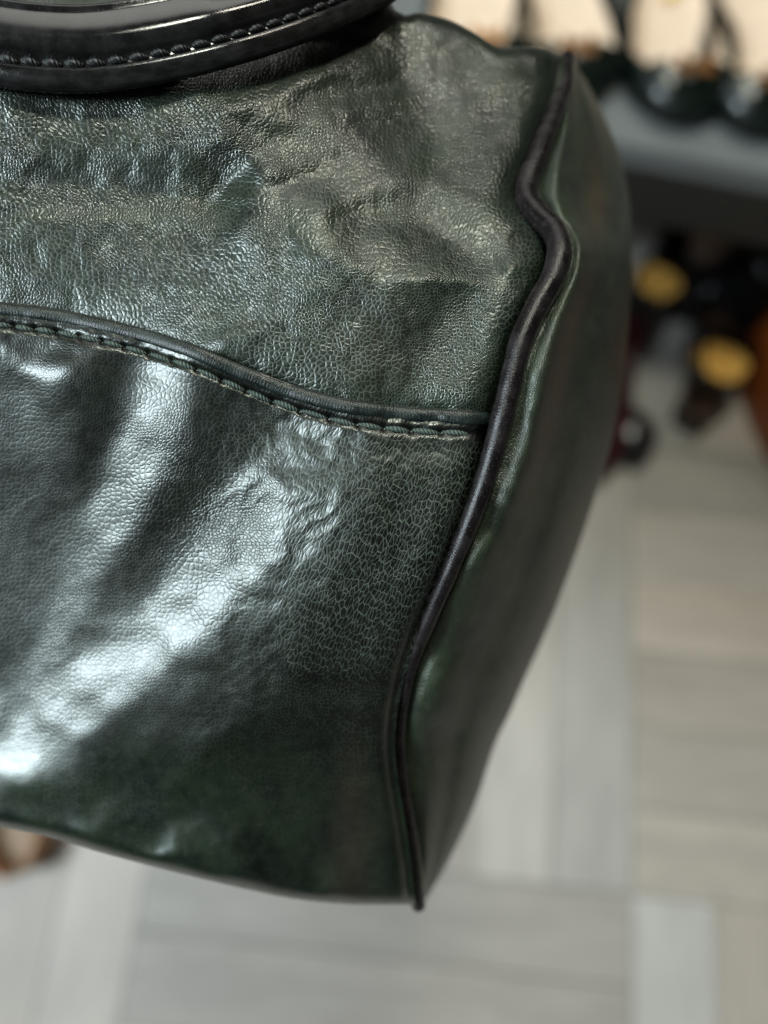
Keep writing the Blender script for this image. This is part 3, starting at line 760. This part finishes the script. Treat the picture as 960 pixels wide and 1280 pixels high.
    if ornament:
        bm = bmesh.new(); zt = lift(0.74) + wall * 1.32
        for (ox, w_, d_, oz) in ((0, 0.030, 0.010, 0.0), (-0.011, 0.006, 0.018, 0.0015), (0.011, 0.006, 0.018, 0.0015)):
            r_ = bmesh.ops.create_cube(bm, size=1)['verts']
            bmesh.ops.scale(bm, vec=(w_, d_, 0.004), verts=r_); bmesh.ops.translate(bm, vec=(ox, length * (open_to + 0.05), zt + oz), verts=r_)
        bmesh.ops.bevel(bm, geom=bm.edges[:], offset=0.001, segments=2)
        me = bpy.data.meshes.new('buckle'); bm.to_mesh(me); bm.free(); link('buckle', me, ornament, root)
    return root
M_dgreen = simple('dark_green_shoe_leather', (0.002, 0.006, 0.004), 0.26, scale=20)
M_black = simple('black_shoe_leather', (0.008, 0.008, 0.009), 0.28, scale=20, coat=0.3)
M_cream = simple('cream_insole', (0.80, 0.62, 0.47), 0.6, var=0.05)
M_ochre = simple('ochre_insole', (0.85, 0.46, 0.10), 0.5, var=0.08)
M_tan = simple('tan_insole', (0.55, 0.30, 0.16), 0.5, var=0.1)
M_sole = simple('dark_sole', (0.012, 0.011, 0.010), 0.5)
M_brass = simple('bronze_metal', (0.55, 0.30, 0.13), 0.3, metal=1.0)
M_red = simple('dark_red_leather', (0.045, 0.006, 0.008), 0.4)
M_brown = simple('brown_leather', (0.06, 0.030, 0.018), 0.4)
M_orange = simple('orange_leather', (0.36, 0.085, 0.016), 0.45)
SH = 0.32
# heel seats lie away from the camera, toes towards it
row = [((600, 118), 'dark green shoe with cream insole, leftmost in view, half hidden behind the handbag'),
       ((708, 128), 'dark green shoe with a cream insole on the shelf, just right of the handbag corner'),
       ((846, 152), 'dark green buckled shoe with a yellow sticker on its cream insole'),
       ((944, 168), 'dark green buckled shoe with a cream insole at the right end of the shelf row')]
first = None
for i, ((tx, ty), lab) in enumerate(row):
    toe = on_plane(tx, ty + 12, SH); hd = Vector((0.02 + 0.02 * i, 1.0, 0)).normalized()
    hl = toe + hd * 0.25
    if first is None:
        first = shoe('shoe', lab, (hl.x, hl.y), (toe.x, toe.y), SH, 0.25, 0.100, M_dgreen, M_cream, M_sole, 0.010, 'shoes standing on the pale shelf', 0.86, M_brass)
    else:
        c = first.copy(); C.objects.link(c); c.location = (hl.x, hl.y, SH)
        c.rotation_euler = (0, 0, math.atan2(toe.y - hl.y, toe.x - hl.x) - math.pi / 2); c['label'] = lab
        for ch in list(first.children):
            d = ch.copy(); C.objects.link(d); d.parent = c
        if i == 2:
            me = mesh('price_sticker', [(math.cos(a) * 0.008, math.sin(a) * 0.008, zz) for zz in (0.0, 0.0006) for a in np.linspace(0, 2 * np.pi, 24, endpoint=False)],
                      [(j, (j + 1) % 24, 24 + (j + 1) % 24, 24 + j) for j in range(24)] + [tuple(range(24, 48))], False)
            st = link('price_sticker', me, simple('yellow_sticker', (0.85, 0.72, 0.05), 0.5), c)
            st.location = (0.004, 0.105, 0.0215)

def box(bm, c, sz, bev=0.0):
    r_ = bmesh.ops.create_cube(bm, size=1)['verts']
    bmesh.ops.scale(bm, vec=sz, verts=r_); bmesh.ops.translate(bm, vec=c, verts=r_)
def box_obj(name, c, sz, m, parent, bev=0.002):
    bm = bmesh.new(); box(bm, c, sz)
    bmesh.ops.bevel(bm, geom=bm.edges[:], offset=bev, segments=2)
    me = bpy.data.meshes.new(name); bm.to_mesh(me); bm.free(); return link(name, me, m, parent)
M_shelf = simple('pale_grey_shelf', (0.14, 0.155, 0.155), 0.4, var=0.06, scale=8)
M_dark = simple('dark_shelf_frame', (0.012, 0.012, 0.011), 0.5)
e0 = on_plane(775, 178, SH); e1 = on_plane(915, 206, SH)
ang = math.atan2(e1.y - e0.y, e1.x - e0.x)
shelf = empty('shoe_shelf', ((e0.x + e1.x) / 2, (e0.y + e1.y) / 2, 0), ang)
tag(shelf, 'low pale grey shelf board on a dark frame with a row of dark green shoes', 'shelf')
box_obj('shelf_board', (0.1, 0.21, SH - 0.012), (1.5, 0.42, 0.022), M_shelf, shelf)
box_obj('shade_box', (0.1, 0.02, SH - 0.0585), (1.5, 0.03, 0.07), M_dark, shelf)  # dark box added to stand for the shadow under the board
box_obj('back_rail', (0.1, 0.40, SH - 0.05), (1.5, 0.03, 0.05), M_dark, shelf)
for lx in (-0.62, 0.82):
    for ly in (0.03, 0.40): box_obj('leg', (lx, ly, (SH - 0.025) / 2), (0.035, 0.028, SH - 0.0255), M_dark, shelf)

def place(name, label, hpx, tpx, length, width, mu_, mi, hh=0.055, z=0.0, **k):
    h_ = on_plane(*hpx, z + hh * 0.9); t_ = on_plane(*tpx, z)
    d = (t_ - h_); d.z = 0; d.normalize(); t2 = h_ + d * length
    return shoe(name, label, (h_.x - d.x * 0.034, h_.y - d.y * 0.034), (t2.x, t2.y), z, length, width, mu_, mi, M_sole, hh, **k)
place('pump_shoe', 'black heeled shoe with an ochre heel seat on the floor, nearest the handbag', (812, 366), (905, 252), 0.23, 0.088, M_black, M_sole, 0.06, pad=M_ochre)
place('pump_shoe', 'black heeled shoe with an ochre heel seat on the floor beside the orange bag', (893, 466), (903, 310), 0.23, 0.086, M_black, M_sole, 0.06, pad=M_ochre)
place('flat_shoe', 'small tan shoe on the floor in front of the black heels', (868, 505), (900, 395), 0.17, 0.066, M_brown, M_tan, 0.012, open_to=0.72)
M_beige = simple('beige_insole', (0.36, 0.25, 0.19), 0.6)
def boot(label, at, rz, h, m_out, m_lin):
    root = empty('ankle_boot', (at.x, at.y, 0), rz); tag(root, label, 'boot')
    n_ = 32; ring_ = lambda rx, ry, cy, z_: [(rx * math.cos(a), cy + ry * math.sin(a), z_) for a in np.linspace(0, 2 * np.pi, n_, endpoint=False)]
    def tube(name, rings, m_, cap=False):
        V = [p for r_ in rings for p in r_]; k_ = len(rings)
        F = [(i_ * n_ + j_, i_ * n_ + (j_ + 1) % n_, (i_ + 1) * n_ + (j_ + 1) % n_, (i_ + 1) * n_ + j_) for i_ in range(k_ - 1) for j_ in range(n_)]
        if cap: F += [tuple(range(n_))[::-1], tuple((k_ - 1) * n_ + j_ for j_ in range(n_))]
        link(name, mesh(name, V, F), m_, root)
    tube('shaft', [ring_(.040, .060, .045, .012), ring_(.041, .11, .085, .03), ring_(.040, .085, .06, .06), ring_(.037, .052, .012, .10), ring_(.040, .048, .0, .15), ring_(.043, .052, 0, h - .004), ring_(.042, .051, 0, h)], m_out)
    tube('lining', [ring_(.041, .050, 0, h - .0005), ring_(.0395, .0485, 0, h - .003), ring_(.034, .042, 0, h - .06), ring_(.02, .03, .0, h - .10)], m_lin, True)
    tube('sole', [ring_(.042, .115, .085, 0), ring_(.044, .118, .085, .010), ring_(.042, .115, .085, .014)], M_sole, True)
boot('brown ankle boot with a beige lining standing in front of the shelf', on_plane(925, 250, 0.11), 5.6, 0.11, M_brown, M_beige)
boot('black ankle boot at the right edge behind the orange bag', on_plane(985, 330, 0.12), 5.9, 0.12, M_black, M_black)
place('flat_shoe', 'dark red shoe mostly hidden behind the side of the handbag', (776, 404), (684, 690), 0.27, 0.10, M_red, M_red, 0.012, open_to=0.3)
cl = on_plane(783, 552, 0.0)
case = empty('round_case', (cl.x, cl.y, 0), 0.3); case.scale = (1.25, 1.25, 1.2); tag(case, 'small glossy black round case on the floor right beside the dark red shoe', 'case')
def lathe(name, prof, m, parent, seg=32, sy=1.0):
    V = [(r_ * math.cos(a_), r_ * math.sin(a_) * sy, z_) for r_, z_ in prof for a_ in np.linspace(0, 2 * np.pi, seg, endpoint=False)]
    F = [(i_ * seg + j_, i_ * seg + (j_ + 1) % seg, (i_ + 1) * seg + (j_ + 1) % seg, (i_ + 1) * seg + j_) for i_ in range(len(prof) - 1) for j_ in range(seg)]
    F += [tuple(range(seg))[::-1], tuple((len(prof) - 1) * seg + j_ for j_ in range(seg))]
    return link(name, mesh(name, V, F), m, parent)
lathe('base', [(0.018, 0), (0.021, 0.004), (0.0215, 0.012), (0.0215, 0.0165)], M_black, case, sy=1.25)
lathe('lid', [(0.0222, 0.017), (0.0225, 0.022), (0.020, 0.028), (0.014, 0.0325), (0.006, 0.0345), (0.001, 0.035)], M_black, case, sy=1.25)
place('flat_shoe', 'tan shoe on the floor under the lower left edge of the handbag', (30, 1046), (10, 850), 0.24, 0.080, M_tan, simple('beige_lining', (0.30, 0.21, 0.13), 0.6), 0.012)
# orange bag on the right
ob = on_plane(996, 505, 0.0)
og = empty('orange_bag', (ob.x, ob.y, 0), 0.2)
tag(og, 'orange leather bag standing on the floor at the right edge', 'bag')
V = []; F = []; nn = 28; kk = 12
for k_ in range(kk):
    t_ = k_ / (kk - 1); zz = 0.16 * math.sin(t_ * math.pi / 2); sc_ = math.cos(t_ * math.pi / 2 * 0.93) ** 0.55
    for j in range(nn):
        a_ = j / nn * 2 * math.pi
        cx_ = abs(math.cos(a_)) ** 0.6 * math.copysign(1, math.cos(a_)); sy_ = abs(math.sin(a_)) ** 0.6 * math.copysign(1, math.sin(a_))
        V.append((cx_ * 0.07 * (0.75 + 0.25 * sc_), sy_ * 0.10 * sc_, zz))
for k_ in range(kk - 1):
    for j in range(nn): F.append((k_ * nn + j, k_ * nn + (j + 1) % nn, (k_ + 1) * nn + (j + 1) % nn, (k_ + 1) * nn + j))
F.append(tuple(range(nn))[::-1]); F.append(tuple((kk - 1) * nn + j for j in range(nn)))
link('body', mesh('body', V, F), M_orange, og)
hpth = [(0, 0.05 * math.cos(a), 0.155 + 0.05 * math.sin(a)) for a in np.linspace(0.05, math.pi - 0.05, 24)]
link('handle', sweep('handle', np.array(hpth), 0.005, 10), M_orange, og)
